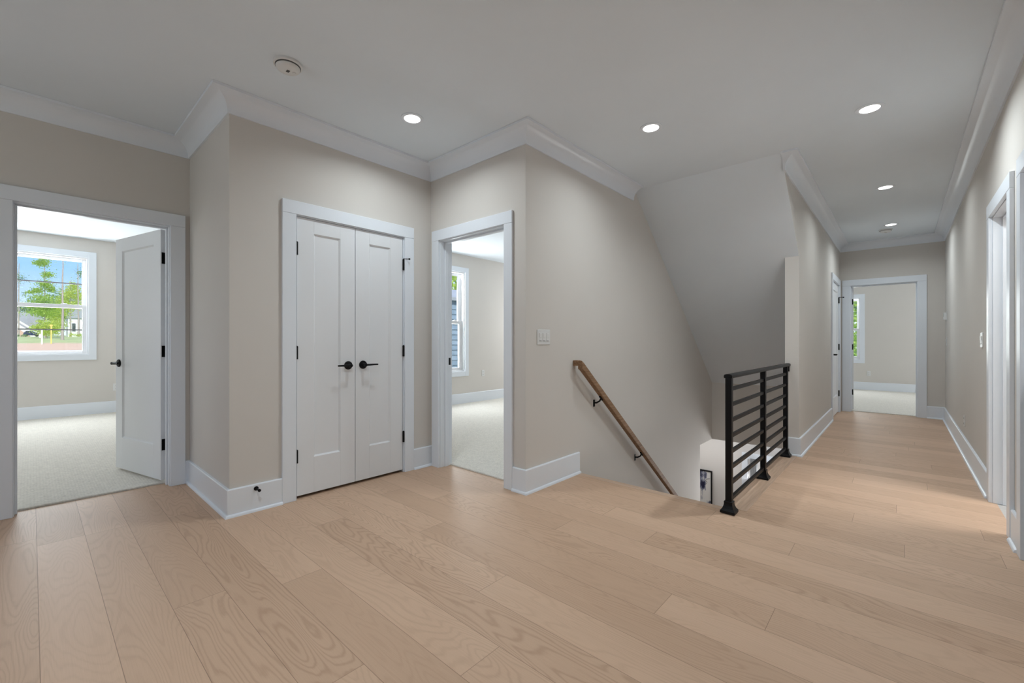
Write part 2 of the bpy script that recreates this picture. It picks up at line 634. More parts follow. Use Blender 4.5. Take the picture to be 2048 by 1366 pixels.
# corridor left wall: full height past yK, a triangle above the slope before it
mb = MB()
mb.box(xK - 0.119, xK, yK, D4[0] - G, -0.3, zC)
mb.box(xK - 0.119, xK, D4[0] - G, D4[1] + G, zi + G, zC)
mb.box(xK - 0.119, xK, D4[1] + G, yE, -0.3, zC)
mb.prism([(xK, yS0 + 0.003, zC), (xK, yK, zC - slope * (yK - yS0) + 0.003), (xK, yK, zC)], (-0.119, 0, 0))
W('wall_corridor', 'greige left wall of the corridor beside the railing', mb)
W('wall_stair_under', 'greige stairwell wall below the railing',
  MB().box(xV + 0.002, xV + 0.10, yN, 6.6, zLow, -0.3))
W('wall_corridor_end', 'greige corridor end wall around the far bedroom doorway',
  wallbox(MB(), 'y', yE, yE + T, -3.0, 2.5, -0.3, zC, [(D5[0] - G, D5[1] + G, -0.3, zi + G)]))
W('wall_right', 'long greige right wall of landing and corridor',
  wallbox(MB(), 'x', xR, xR + T, yBack, yE, -0.3, zC,
          [(D7[0] - G, D7[1] + G, 0.0, zi - 0.035 + G), (D6[0] - G, D6[1] + G, -0.3, zi - 0.035 + G)]))
W('wall_back', 'greige landing wall behind the viewpoint',
  wallbox(MB(), 'y', yBack - T, yBack, xL, xR + T, -0.3, zC, [W4]))
# bedroom shells
W('wall_bedroom_left', 'greige outer wall of the left bedroom around its window',
  wallbox(MB(), 'x', X1 - T, X1, -3.0, 1.3, -0.3, zC, [W1]))
mb = MB()
mb.box(X1 - T, xL - T, 1.3, 1.3 + T, -0.3, zC)
mb.box(X1 - T, xL, -3.0 - T, -3.0, -0.3, zC)
W('wall_bedroom_left_side', 'greige side walls of the left bedroom', mb)
W('wall_bedroom_middle', 'greige outer wall of the middle bedroom around its narrow window',
  wallbox(MB(), 'x', X2 - T, X2, yB, 7.5, -0.3, zC, [W2]))
W('wall_bedroom_middle_far', 'greige far wall of the middle bedroom',
  MB().box(X2 - T, xS - 0.115, 7.5, 7.5 + T, -0.3, zC))
W('wall_bedroom_end', 'greige far wall of the end bedroom around its window',
  wallbox(MB(), 'y', Y3, Y3 + T, -3.0, 2.5, -0.3, zC, [W3]))
mb = MB()
mb.box(-3.0 - T, -3.0, yE, Y3 + T, -0.3, zC)
mb.box(2.5, 2.5 + T, yE, Y3 + T, -0.3, zC)
W('wall_bedroom_end_side', 'greige side walls of the end bedroom', mb)
mb = MB()
mb.box(xR + 2.2, xR + 2.3, 2.3, 6.0, -0.3, zC)
mb.box(xR + T, xR + 2.3, 6.0, 6.1, -0.3, zC)
mb.box(xR + T, xR + 2.3, 2.3, 2.4, -0.3, zC)
mb.box(xR + T, xR + 2.2, 3.56, 3.66, -0.3, zC)
mb.box(xR + T, xR + 2.2, 2.3, 3.56, -0.3, -0.0)
W('wall_bath', 'pale walls of the room beyond the right doorway', mb)
# lower hall
mb = MB()
mb.box(-6.0, -1.0, 8.0, 8.1, zLow, zLC)
mb.box(-6.1, -6.0, 2.3, 8.1, zLow, zLC)
mb.box(1.4, 1.5, 2.3, 8.1, zLow, zLC)
mb.box(-1.0, 1.4, 8.0, 8.1, zLow, zLC)
mb.box(-6.0, 1.4, 2.2, 2.3, zLow, zLC)
W('wall_lower', 'bright pale wall of the lower hall seen down the stairwell', mb, 'lower_wall')
struct(MB().box(-6.0, 1.4, 2.3, 8.0, zLow - 0.1, zLow).build('floor_lower', M['floor']), 'oak floor of the lower hall', 'floor')
mb = MB()
mb.box(-6.0, xS - 0.115, yB + T, 8.0, zLC, zLC + 0.04)
mb.box(xS - 0.115, xV + 0.1, yF + T, 8.0, zLC, zLC + 0.04)
mb.box(xV + 0.1, 1.4, yN, 8.0, zLC - 0.03, zLC - 0.0005)
struct(mb.build('ceiling_lower', M['ceiling']), 'white ceiling of the lower hall', 'ceiling')
# stairs
mb = MB()
ns, rise, run = 15, (0 - zLow) / 15, 0.252
for k in range(1, ns):
    z = -k * rise
    y = yN - 0.03 + (k - 1) * run
    mb.box(xS + 0.001, xV + 0.001, y, y + run + 0.02, z - 0.03, z)
    mb.box(xS + 0.001, xV + 0.001, y - 0.02, y, z - 0.03, z + rise - (0.028 if k > 1 else 0.3) if k > 1 else z + rise - 0.03)
st = mb.build('trim_3', M['oak_x'])
struct(st, 'oak steps of the staircase going down from the landing', 'stairs')
# lower hall cased opening
mb = MB()
mb.box(-1.99, -0.95, 7.98, 8.0, -0.815, -0.72)
mb.box(-1.99, -1.90, 7.98, 8.0, zLow, -0.815)
struct(mb.build('trim_4', M['trim'], bevel=0.002), 'white cased frame on the lower hall wall', 'trim')
mb = MB()
mb.box(-1.86, -1.76, 7.965, 7.998, zLow, -0.80)
for k in range(4):
    mb.box(-1.852 + k * 0.025, -1.84 + k * 0.025, 7.955, 7.966, zLow, -0.82)
struct(mb.build('trim_5', simple('grey_panel', (0.33, 0.34, 0.35), 0.5)), 'grey ribbed door edge in the lower hall', 'trim')

# ---------------------------------------------------------------- baseboards and crown
BP = [(0, 0), (0.016, 0), (0.016, 0.174), (0.012, 0.180), (0, 0.180)]
SP = [(0.0165, 0), (0.031, 0.0), (0.0305, 0.006), (0.028, 0.012), (0.024, 0.0165), (0.0165, 0.019)]


def baseboard(name, path, side, label, z=0.0, shoe=True, trim_shoe=0.0):
    prof = [(o, zz + z) for o, zz in BP]
    o = MB().sweep(path, prof, side).build(name, M['trim'])
    struct(o, label, 'baseboard')
    if shoe:
        MB().sweep(path, [(a, zz + z) for a, zz in SP], side).build('shoe_molding', M['trim'], o, smooth=True)
    return o


CW = zd - zi
baseboard('baseboard_alcove', [(xL, D1[1] + CW), (xL, yA), (xC, yA), (xC, D2[0] - CW)], -1,
          'white baseboard around the corner left of the closet')
baseboard('baseboard_closet', [(xC, D2[1] + CW), (xC, yB)], -1, 'short white baseboard right of the closet doors')
baseboard('baseboard_stair', [(D3[1] + 0.085, yB), (xS, yB), (xS, 3.168)], -1,
          'white baseboard around the corner at the top of the stairs')
baseboard('baseboard_corridor', [(xK - 0.119, yK), (xK, yK), (xK, D4[0] - CW)], -1,
          'white baseboard along the left side of the corridor')
baseboard('baseboard_right', [(D5[1] + CW + 0.008, yE), (xR, yE), (xR, D6[1] + CW)], -1,
          'white baseboard along the right side of the corridor')
baseboard('baseboard_right_near', [(xR, D6[0] - CW), (xR, D7[1] + CW)], -1, 'white bit of baseboard between the two right doors')
baseboard('baseboard_left_near', [(xL, yBack), (xL, D1[0] - CW)], -1, 'white baseboard left of the left doorway')
baseboard('baseboard_bedroom_left', [(X1, -3.0), (X1, 1.3)], -1, 'white baseboard under the left bedroom window', 0.012, False)
baseboard('baseboard_bedroom_middle', [(X2, yB + T), (X2, 7.5)], -1, 'white baseboard in the middle bedroom', 0.012, False)
baseboard('baseboard_bedroom_end', [(-3.0, Y3), (2.5, Y3)], -1, 'white baseboard in the end bedroom', 0.012, False)
baseboard('baseboard_lower', [(-6.0, 8.0), (-1.99, 8.0)], -1, 'white baseboard of the lower hall', zLow, False)

CRN = 14
hc = zC - zc
cprof = [(0.0, zc), (0.012, zc), (0.014, zc + 0.008)]
for k in range(CRN + 1):
    a = math.pi - (math.pi / 2) * k / CRN
    cprof.append((0.110 + 0.096 * math.cos(a), zc + 0.010 + 0.096 * math.sin(a)))
cprof += [(0.118, zC - 0.016), (0.120, zC - 0.001), (0.0, zC - 0.001)]
o = MB().sweep([(xL, yBack), (xL, yA), (xC, yA), (xC, yB), (xS, yB), (xS, 4.188)], cprof, -1)
struct(o.build('trim_6', M['trim'], smooth=True, angle=30), 'white cove crown molding around the landing up to the stairwell', 'crown molding')
mb = MB()
y0 = 4.31
rings = [[(xK, y0 - oo, z) for oo, z in cprof], [(xK + oo, y0 - oo, z) for oo, z in cprof],
         [(xK + oo, yE - oo, z) for oo, z in cprof], [(xR - oo, yE - oo, z) for oo, z in cprof],
         [(xR - oo, yBack, z) for oo, z in cprof]]
mb.loft(rings, True)
struct(mb.build('trim_7', M['trim'], smooth=True, angle=30), 'white cove crown molding around the corridor', 'crown molding')


# ---------------------------------------------------------------- doors
def mapper(axis, P, n):
    if axis == 'x':
        return lambda u, w, z: (P + n * w, u, z)
    return lambda u, w, z: (u, P + n * w, z)


def door_root(num, axis, P, n, a0, a1, label, top=zi, cw=CW, wall_t=T, both=True, stop_at=0.05, head_ext=0.0, cwr=None):
    mid = (a0 + a1) / 2
    loc = (P, mid, 0) if axis == 'x' else (mid, P, 0)
    root = empty('door_%d' % num, loc, label, 'door', None, 'structure')
    f = mapper(axis, P, n)
    cwr = cw if cwr is None else cwr
    m = MB()
    m.box(a0 - cw, a0, 0.0, 0.02, 0.0, top, f)
    m.box(a1, a1 + cwr, 0.0, 0.02, 0.0, top, f)
    m.box(a0 - cw, a1 + cwr, 0.0, 0.021, top + 0.0006, top + CW, f)
    m.build('casing', M['trim'], root, bevel=0.0022)
    if both:
        m = MB()
        m.box(a0 - cw, a0, -wall_t - 0.02, -wall_t, 0.013, top, f)
        m.box(a1, a1 + cw, -wall_t - 0.02, -wall_t, 0.013, top, f)
        m.box(a0 - cw, a1 + cw, -wall_t - 0.02, -wall_t, top, top + CW, f)
        m.build('casing', M['trim'], root, bevel=0.0022)
    m = MB()
    r = 0.006
    m.box(a0 - G, a0 + r, -wall_t, 0.0, 0.0, top - r, f)
    m.box(a1 - r, a1 + G, -wall_t, 0.0, 0.0, top - r, f)
    m.box(a0 - G, a1 + G, -wall_t, 0.0, top - r, top + G, f)
    m.build('jamb', M['trim'], root, bevel=0.0012)
    if stop_at is not None:
        m = MB()
        s0, s1 = -stop_at - 0.036, -stop_at
        m.box(a0 + r, a0 + r + 0.012, s0, s1, 0.0, top - r - 0.012, f)
        m.box(a1 - r - 0.012, a1 - r, s0, s1, 0.0, top - r - 0.012, f)
        m.box(a0 + r, a1 - r, s0, s1, top - r - 0.012, top - r, f)
        m.build('stop', M['trim'], root, bevel=0.002)
    return root, f


def leaf_mesh(u0, u1, w0, w1, z0, z1, f, stile=0.118, top=0.112, bottom=0.27, rec=0.012):
    """One-panel door slab: stiles and rails round a recessed flat panel."""
    m = MB()
    m.box(u0, u0 + stile, w0, w1, z0, z1, f)
    m.box(u1 - stile, u1, w0, w1, z0, z1, f)
    m.box(u0 + stile, u1 - stile, w0, w1, z1 - top, z1, f)
    m.box(u0 + stile, u1 - stile, w0, w1, z0, z0 + bottom, f)
    m.box(u0 + stile, u1 - stile, w0 + rec, w1 - rec, z0 + bottom, z1 - top, f)
    # sloped sticking around the panel on both faces
    s = 0.010
    a0, a1, b0, b1 = u0 + stile, u1 - stile, z0 + bottom, z1 - top
    for wf, wp in ((w1, w1 - rec), (w0, w0 + rec)):
        d = 0.002 if wf > wp else -0.002
        outer = [(a0, wf - d, b0), (a1, wf - d, b0), (a1, wf - d, b1), (a0, wf - d, b1)]
        inner = [(a0 + s, wp, b0 + s), (a1 - s, wp, b0 + s), (a1 - s, wp, b1 - s), (a0 + s, wp, b1 - s)]
        vo = [m.bm.verts.new(f(*p)) for p in outer]
        vi = [m.bm.verts.new(f(*p)) for p in inner]
        for i in range(4):
            j = (i + 1) % 4
            m.bm.faces.new((vo[i], vo[j], vi[j], vi[i]))
    return m


def lever(parent, f, u, w, z, direction, xf=None, length=0.105):
    """Round rose with a straight lever; direction is +1/-1 along u."""
    def p(a, b, c):
        v = Vector(f(a, b, c))
        return xf @ v if xf is not None else v
    o = p(u, w, z)
    ax = (p(u, w + 1, z) - o)
    m = MB()
    m.lathe(o, ax, [(0, 0.033), (0.006, 0.033), (0.010, 0.030), (0.011, 0.016), (0.016, 0.012), (0.046, 0.012), (0.056, 0.0115), (0.058, 0.009)], 28)
    m.tube([p(u + direction * t, w + 0.050, z + dz) for t, dz in ((-0.006, 0), (0.02, 0), (0.07, 0.001), (length, 0.001))],
           [0.0085, 0.008, 0.0068, 0.0062], 12)
    return m.build('lever_handle', M['black'], parent, smooth=True)


def hinge(parent, f, u, w, z, h=0.092, r=0.009, leafs=None, xf=None, stop=None):
    def p(a, b, c):
        v = Vector(f(a, b, c))
        return xf @ v if xf is not None else v
    m = MB()
    m.tube([p(u, w, z - h / 2), p(u, w, z + h / 2)], r, 12)
    m.tube([p(u, w, z + h / 2), p(u, w, z + h / 2 + 0.005)], [r * 0.9, r * 0.4], 12)
    if leafs:
        u0, u1, w0, w1 = leafs
        m.box(u0, u1, w0, w1, z - h / 2, z + h / 2, (lambda a, b, c: p(a, b, c)))
    if stop:
        m.tube([p(u, w, z + h / 2 + 0.006), p(u + stop[0], w + stop[1], z + h / 2 + 0.004)], [0.004, 0.0035], 10)
        m.tube([p(u + stop[0], w + stop[1], z + h / 2 + 0.004), p(u + stop[0] * 1.25, w + stop[1] * 1.25, z + h / 2 + 0.004)], [0.008, 0.0075], 12)
    return m.build('hinge', M['black'], parent, smooth=True)


# door 1: left bedroom, leaf swung into the room
root, f = door_root(1, 'x', xL, 1, D1[0], D1[1], 'white left bedroom door standing open by the big window', stop_at=0.048)
pivot = Vector((xL - T - 0.004, D1[1] - 0.004, 0))
ang = R(76)
# local frame: u = distance from the hinge edge, w = 0 room face .. 0.036 hall face
du = Vector((-math.sin(ang), -math.cos(ang), 0))
dw = Vector((math.cos(ang), -math.sin(ang), 0))
fl = lambda u, w, z: tuple(pivot + du * u + dw * w + Vector((0, 0, z)))
leaf = leaf_mesh(0.003, 0.79, 0.0, 0.036, 0.03, 2.028, fl).build('door_leaf', M['door'], root, bevel=0.0012)
lever(leaf, fl, 0.725, 0.036, 0.945, -1)
flb = lambda u, w, z: fl(u, -w, z)
lever(leaf, flb, 0.725, 0.0, 0.945, -1)
for z in (1.80, 1.055, 0.31):
    m = MB()
    m.tube([fl(-0.002, -0.006, z - 0.045), fl(-0.002, -0.006, z + 0.045)], 0.007, 12)
    m.box(0.0, 0.0035, 0.0, 0.030, z - 0.045, z + 0.045, fl)
    m.box(D1[1] - 0.0085, D1[1] - 0.0055, -T, -T + 0.03, z - 0.045, z + 0.045, f)
    m.build('hinge', M['black'], leaf, smooth=True, angle=30)

# door 2: double closet doors
root, f = door_root(2, 'x', xC, 1, D2[0], D2[1], 'white double closet doors with black levers', stop_at=None)
gap = 1.7195
for (a, b, hu, lv, lu, st) in ((D2[0] + 0.0105, gap - 0.002, D2[0] + 0.006, -1, 1.660, None),
                               (gap + 0.002, D2[1] - 0.0105, D2[1] - 0.006, 1, 1.785, (0.03, 0.035))):
    lf = leaf_mesh(a, b, -0.038, -0.002, 0.022, 2.031, f, stile=0.121, top=0.105, bottom=0.262).build('door_leaf', M['door'], root, bevel=0.0012)
    lever(lf, f, lu, -0.002, 0.947, lv)
    for k, z in enumerate((1.80, 1.052, 0.308)):
        hinge(lf, f, hu, 0.006, z, stop=st if k == 0 else None)
    cu = gap - 0.075 if lv < 0 else gap + 0.075
    MB().box(cu - 0.022, cu + 0.022, -0.030, -0.006, 2.031, 2.0335, f).build('ball_catch', M['black'], lf)

# door 3: middle bedroom doorway
root, f = door_root(3, 'y', yB, -1, D3[0], D3[1], 'white middle bedroom doorway beside the closet', stop_at=0.05, cwr=0.085)
MB().box(D3[0] + 0.0062, D3[0] + 0.0075, -0.118, -0.096, 0.92, 0.985, f).build('strike_plate', M['black'], root)
m = leaf_mesh(0.003, 0.79, 0.0, 0.036, 0.03, 2.028, lambda u, w, z: (D3[1] + 0.002 + 0.0 + w * 0.999, yB + T + 0.006 + u, z))
lf3 = m.build('door_leaf', M['door'], root, bevel=0.0012)

# door 4: corridor closet, closed, next to the end wall
root, f = door_root(4, 'x', xK, 1, D4[0], D4[1], 'white closed corridor closet door next to the end wall', stop_at=None, both=False)
lf = leaf_mesh(D4[0] + 0.008, D4[1] - 0.008, -0.038, -0.002, 0.02, 2.031, f).build('door_leaf', M['door'], root, bevel=0.0012)
lever(lf, f, D4[0] + 0.07, -0.002, 0.945, 1)
for k, z in enumerate((1.80, 1.05, 0.305)):
    hinge(lf, f, D4[1] - 0.004, 0.006, z, stop=(0.03, 0.05) if k == 0 else None)

# door 5: end bedroom doorway
root, f = door_root(5, 'y', yE, -1, D5[0], D5[1], 'white end bedroom doorway at the end of the corridor', stop_at=0.05, cw=0.102, cwr=0.102)
lf5 = leaf_mesh(0.003, 0.79, 0.0, 0.036, 0.03, 2.028,
                lambda u, w, z: (D5[0] - 0.001 + w - u * 0.13, yE + T + 0.006 + u + w * 0.13, z)).build('door_leaf', M['door'], root, bevel=0.0012)
for z in (1.79, 1.05, 0.31):
    m = MB()
    m.tube([(D5[0] + 0.001, yE + T + 0.003, z - 0.045), (D5[0] + 0.001, yE + T + 0.003, z + 0.045)], 0.007, 12)
    m.box(D5[0] + 0.002, D5[0] + 0.032, yE + T + 0.0022, yE + T + 0.0058, z - 0.045, z + 0.045)
    m.build('hinge', M['black'], lf5, smooth=True, angle=30)

# door 6: right doorway (further), open ; door 7: nearest right door, leaf opened for the added fill
root, f = door_root(6, 'x', xR, -1, D6[0], D6[1], 'white right doorway to a room with pale grey floor', top=zi - 0.035, stop_at=0.045)
root, f = door_root(7, 'x', xR, -1, D7[0], D7[1], 'white door frame at the right edge, nearest to viewer', top=zi - 0.035, stop_at=0.07)
lf7 = leaf_mesh(0.003, 0.79, 0.0, 0.036, 0.02, zi - 0.045, lambda u, w, z: (xR + T + 0.02 + u, D7[0] - 0.04 + w, z)).build('door_leaf', M['door'], root, bevel=0.001)


# ---------------------------------------------------------------- windows
def window(num, axis, P, n, w, label, sash=0.055, muntins=(), rail_z=None, low_in=0.0):
    a0, a1, z0, z1 = w
    mid = (a0 + a1) / 2
    root = empty('window_%d' % num, (P, mid, z0) if axis == 'x' else (mid, P, z0), label, 'window', None, 'structure')
    f = mapper(axis, P, n)
    c = 0.089
    m = MB()
    m.box(a0 - c, a0, 0, 0.02, z0 - c, z1 + c, f)
    m.box(a1, a1 + c, 0, 0.02, z0 - c, z1 + c, f)
    m.box(a0, a1, 0, 0.02, z1, z1 + c, f)
    m.box(a0, a1, 0, 0.02, z0 - c, z0, f)
    m.build('casing', M['trim'], root, bevel=0.002)
    m = MB()
    fr = 0.022
    m.box(a0, a0 + fr, -T, 0.0, z0, z1, f)
    m.box(a1 - fr, a1, -T, 0.0, z0, z1, f)
    m.box(a0 + fr, a1 - fr, -T, 0.0, z1 - fr, z1, f)
    m.box(a0 + fr, a1 - fr, -T, 0.0, z0, z0 + fr, f)
    m.build('frame', M['vinyl'], root, bevel=0.002)
    rz = rail_z if rail_z else (z0 + z1) / 2
    s = sash - fr
    for nm, za, zb, wd in (('upper_sash', rz - 0.022, z1 - fr, -0.085), ('lower_sash', z0 + fr, rz + 0.028, -0.052)):
        m = MB()
        t0, t1 = wd - 0.016, wd + 0.016
        zt = 0.045 if nm == 'upper_sash' else 0.055
        zl = 0.045 if nm == 'upper_sash' else (low_in or 0.048)
        m.box(a0 + fr, a0 + fr + s, t0, t1, za, zb, f)
        m.box(a1 - fr - s, a1 - fr, t0, t1, za, zb, f)
        m.box(a0 + fr + s, a1 - fr - s, t0, t1, zb - zt, zb, f)
        m.box(a0 + fr + s, a1 - fr - s, t0, t1, za, za + zl, f)
        so = m.build(nm, M['vinyl'], root, bevel=0.002)
        gx0, gx1, gz0, gz1 = a0 + fr + s, a1 - fr - s, za + zl, zb - zt
        MB().box(gx0 - 0.004, gx1 + 0.004, wd - 0.003, wd + 0.003, gz0 - 0.004, gz1 + 0.004, f).build('glass_pane', M['glass'], so)
        for mz in muntins:
            if gz0 < mz < gz1:
                MB().box(gx0, gx1, wd + 0.004, wd + 0.010, mz - 0.009, mz + 0.009, f).build('muntin', M['grille'], so)
        if nm == 'lower_sash':
            for q in (0.30, 0.78):
                uu = a0 + (a1 - a0) * q
                m = MB()
                m.box(uu - 0.035, uu + 0.035, wd - 0.012, wd + 0.014, zb, zb + 0.010, f)
                m.box(uu - 0.014, uu + 0.024, wd - 0.008, wd + 0.010, zb + 0.010, zb + 0.018, f)
                m.build('sash_lock', M['vinyl'], so, bevel=0.003)
    return root


window(1, 'x', X1, 1, W1, 'white sash window of the left bedroom with a view of trees', 0.066, (2.022, 1.316), 1.672, 0.028)
window(2, 'x', X2, 1, W2, 'tall narrow sash window of the middle bedroom facing blue shingles', 0.10, (), 1.485)
window(3, 'y', Y3, -1, W3, 'sash window of the end bedroom with green leaves outside', 0.06, (), 1.43)
window(4, 'y', yBack, 1, W4, 'wide unseen window added behind the viewpoint for the landing fill light', 0.06, (), 1.6)  # unseen opening, added to go with the landing fill

# ---------------------------------------------------------------- recessed lights
LIGHTS = [(-2.591, 1.816, 'lit recessed ceiling light above the closet doors'),
          (-1.383, 3.082, 'lit recessed ceiling light above the top of the stairs'),
          (-0.159, 3.827, 'nearest lit recessed light at the corridor ceiling entrance'),
          (-0.121, 5.878, 'middle lit recessed light of the corridor ceiling'),
          (-0.102, 7.791, 'farthest lit recessed light, beside the far smoke detector'),
          (-1.15, 0.25, 'unseen recessed ceiling light added above the frame as landing fill')]  # last one is unseen, added to fill the landing


def recessed_light():
    root = empty('recessed_light', (0, 0, zC), LIGHTS[0][2], 'ceiling light', 'recessed ceiling lights')
    m = MB()
    n = 40
    prof = [(0.080, 0.0), (0.080, -0.003), (0.074, -0.0055), (0.060, -0.006), (0.056, -0.004), (0.056, 0.0)]
    rings = [[(r * math.cos(2 * math.pi * k / n), r * math.sin(2 * math.pi * k / n), zC + z) for k in range(n)] for r, z in prof]
    m.loft(rings, False)
    m.build('trim_ring', M['trim'], root, smooth=True)
    m = MB()
    m.lathe((0, 0, zC - 0.0005), (0, 0, -1), [(0, 0.0555), (0.0028, 0.0555), (0.0032, 0.054)], 40)
    m.build('lens', M['lens'], root)
    l = bpy.data.lights.new('lamp', 'AREA')
    l.shape = 'DISK'
    l.size = 0.10
    l.energy = LAMP_POWER[0]
    l.spread = R(153)
    l.color = (0.88, 0.965, 1.0)
    lo = bpy.data.objects.new('lamp', l)
    COL.objects.link(lo)
    lo.parent = root
    lo.location = (0, 0, -0.008)
    return root


proto = recessed_light()
for i, (x, y, lab) in enumerate(LIGHTS):
    o = proto if i == 0 else copy_tree(proto)
    o.location = (x, y, zC)
    o['label'] = lab
    if i:
        lamp = [c for c in o.children if c.type == 'LIGHT'][0]
        lamp.data = lamp.data.copy()
        lamp.data.energy = LAMP_POWER[i]


# ---------------------------------------------------------------- smoke detectors
def smoke_detector(x, y, label, r=0.068):
    root = empty('smoke_detector', (x, y, zC), label, 'smoke detector', 'smoke detectors')
    m = MB()
    m.lathe((x, y, zC), (0, 0, -1), [(0, r + 0.008), (0.012, r + 0.008), (0.015, r + 0.004)], 40)
    m.build('base', M['plastic'], root, smooth=True)
    m = MB()
    m.lathe((x, y, zC - 0.0185), (0, 0, -1), [(0, r - 0.006), (0.003, r - 0.004), (0.014, r - 0.009), (0.020, r - 0.018), (0.0215, 0.03), (0.022, 0.001)], 40)
    body = m.build('cover', M['plastic'], root, smooth=True)
    m = MB()
    m.lathe((x, y, zC - 0.0152), (0, 0, -1), [(0, r - 0.001), (0.0032, r - 0.001)], 40)
    m.build('vent_gap', M['plastic_gap'], root)
    m = MB()
    for k in range(5):
        m.box(x - 0.012 + k * 0.005, x - 0.0095 + k * 0.005, y - 0.008, y + 0.008, zC - 0.0418, zC - 0.0400)
    m.build('speaker_grille', M['plastic_gap'], body)
    m = MB()
    m.lathe((x + 0.006, y + 0.032, zC - 0.040), (0, 0, -1), [(0, 0.010), (0.003, 0.010), (0.0035, 0.008)], 20)
    m.build('test_button', M['plastic'], body, smooth=True)
    return root


smoke_detector(-2.613, 0.984, 'white round smoke detector on the ceiling left of the closet light')
smoke_detector(-0.164, 8.091, 'small far smoke detector on the ceiling at the corridor end')


# ---------------------------------------------------------------- switches and outlets
def switch_plate(axis, P, n, uc, z, gangs, label, depth=0.006, w=None):
    f = mapper(axis, P, n)
    w = w or (0.070 + 0.046 * (gangs - 1))
    h = 0.118
    root = empty('light_switch', f(uc, 0, z - h / 2), label, 'light switch')
    MB().box(uc - w / 2, uc + w / 2, 0.0, depth, z - h / 2, z + h / 2, f).build('cover_plate', M['plastic'], root, bevel=0.003)
    for k in range(gangs):
        u = uc + (k - (gangs - 1) / 2) * 0.046
        m = MB()
        m.box(u - 0.0165, u + 0.0165, depth - 0.001, depth + 0.002, z - 0.033, z + 0.033, f)
        m.box(u - 0.014, u + 0.014, depth + 0.002, depth + 0.005, z - 0.002, z + 0.031, f)
        r = m.build('rocker', M['plastic'], root, bevel=0.001)
        MB().box(u - 0.012, u + 0.012, depth + 0.0015, depth + 0.003, z - 0.031, z - 0.028, f).build('slot', M['plastic_gap'], r)
    return root


def outlet(axis, P, n, uc, z, label):
    f = mapper(axis, P, n)
    root = empty('wall_outlet', f(uc, 0, z - 0.057), label, 'outlet', 'wall outlets')
    MB().box(uc - 0.035, uc + 0.035, 0.0, 0.005, z - 0.057, z + 0.057, f).build('cover_plate', M['plastic'], root, bevel=0.002)
    for dz in (-0.026, 0.026):
        m = MB()
        m.box(uc - 0.017, uc + 0.017, 0.004, 0.0075, z + dz - 0.014, z + dz + 0.014, f)
        s = m.build('socket', M['plastic'], root, bevel=0.002)
        m = MB()
        m.box(uc - 0.008, uc - 0.006, 0.0075, 0.0085, z + dz - 0.004, z + dz + 0.007, f)
        m.box(uc + 0.006, uc + 0.008, 0.0075, 0.0085, z + dz - 0.004, z + dz + 0.007, f)
        m.box(uc - 0.002, uc + 0.002, 0.0075, 0.0085, z + dz - 0.010, z + dz - 0.006, f)
        m.build('slot', M['plastic_gap'], s)
    return root


switch_plate('x', xS, 1, 2.674, 1.168, 3, 'white triple switch plate on the wall above the handrail top')
switch_plate('x', xR, -1, 5.03, 1.145, 2, 'white double switch plate beside the right doorway')
switch_plate('x', xR, -1, 8.62, 1.14, 1, 'small white switch plate below the thermostat')
outlet('x', xR, -1, 6.30, 0.335, 'white outlet low on the right corridor wall')
outlet('x', X1, 1, 0.905, 0.41, 'white outlet beside the open left bedroom door')
outlet('x', X2, 1, 5.783, 0.538, 'white outlet right of the narrow bedroom window')
outlet('y', Y3, -1, -0.56, 0.397, 'white outlet below the end bedroom window')
f = mapper('x', xR, -1)
root = empty('thermostat', f(8.62, 0, 1.44), 'small white thermostat high on the wall at the corridor end', 'thermostat')
MB().box(8.56, 8.68, 0.0, 0.006, 1.43, 1.56, f).build('back_plate', M['plastic'], root, bevel=0.002)
MB().box(8.575, 8.665, 0.006, 0.034, 1.445, 1.545, f).build('body', M['plastic'], root, bevel=0.004)
MB().box(8.59, 8.65, 0.034, 0.0348, 1.485, 1.535, f).build('display', simple('grey_display', (0.35, 0.38, 0.36), 0.3), root)

# ---------------------------------------------------------------- door stop on the baseboard
root = empty('door_stop', (xC + 0.016, 1.004, 0.15), 'black rod door stop on the corner baseboard by closet', 'door stop')
m = MB()
m.lathe((xC + 0.0162, 1.004, 0.152), (1, 0, 0), [(0, 0.014), (0.004, 0.014), (0.007, 0.008)], 24)
m.build('base', M['black'], root, smooth=True)
m = MB()
m.lathe((xC + 0.022, 1.004, 0.152), (1, 0, 0), [(0, 0.005), (0.05, 0.005)], 14)
m.build('rod', M['black'], root, smooth=True)
m = MB()
m.lathe((xC + 0.070, 1.004, 0.152), (1, 0, 0), [(0, 0.008), (0.004, 0.0095), (0.012, 0.0095), (0.016, 0.007)], 18)
m.build('bumper', M['black'], root, smooth=True)

# ---------------------------------------------------------------- railing
xP = -0.846
POSTS = [3.089, 4.042, 4.972]
root = empty('stair_railing', (xP, 3.089, 0), 'black metal railing with horizontal bars beside the stairwell', 'railing')
pr_ = 0.0195
for y in POSTS:
    po = MB().box(xP - pr_, xP + pr_, y - pr_, y + pr_, 0.0045, 0.905).build('post', M['black'], root, bevel=0.003)
    m = MB()
    rr = []
    for h, r in ((0.0045, 0.045), (0.020, 0.045), (0.024, 0.041), (0.034, 0.034), (0.050, 0.028), (0.066, 0.0255), (0.068, 0.0265), (0.078, 0.0265), (0.080, 0.021)):
        rr.append([(xP - r, y - r, h), (xP + r, y - r, h), (xP + r, y + r, h), (xP - r, y + r, h)])
    m.loft(rr, True)
    m.build('base_shoe', M['black'], po, bevel=0.0012)
BARS = [0.0855 + 0.1043 * k for k in range(8)]
for z in BARS:
    b = MB()
    b.box(xP - 0.010, xP + 0.010, POSTS[0], POSTS[2], z - 0.012, z + 0.012)
    b.build('bar', M['black'], root, bevel=0.002)
m = MB()
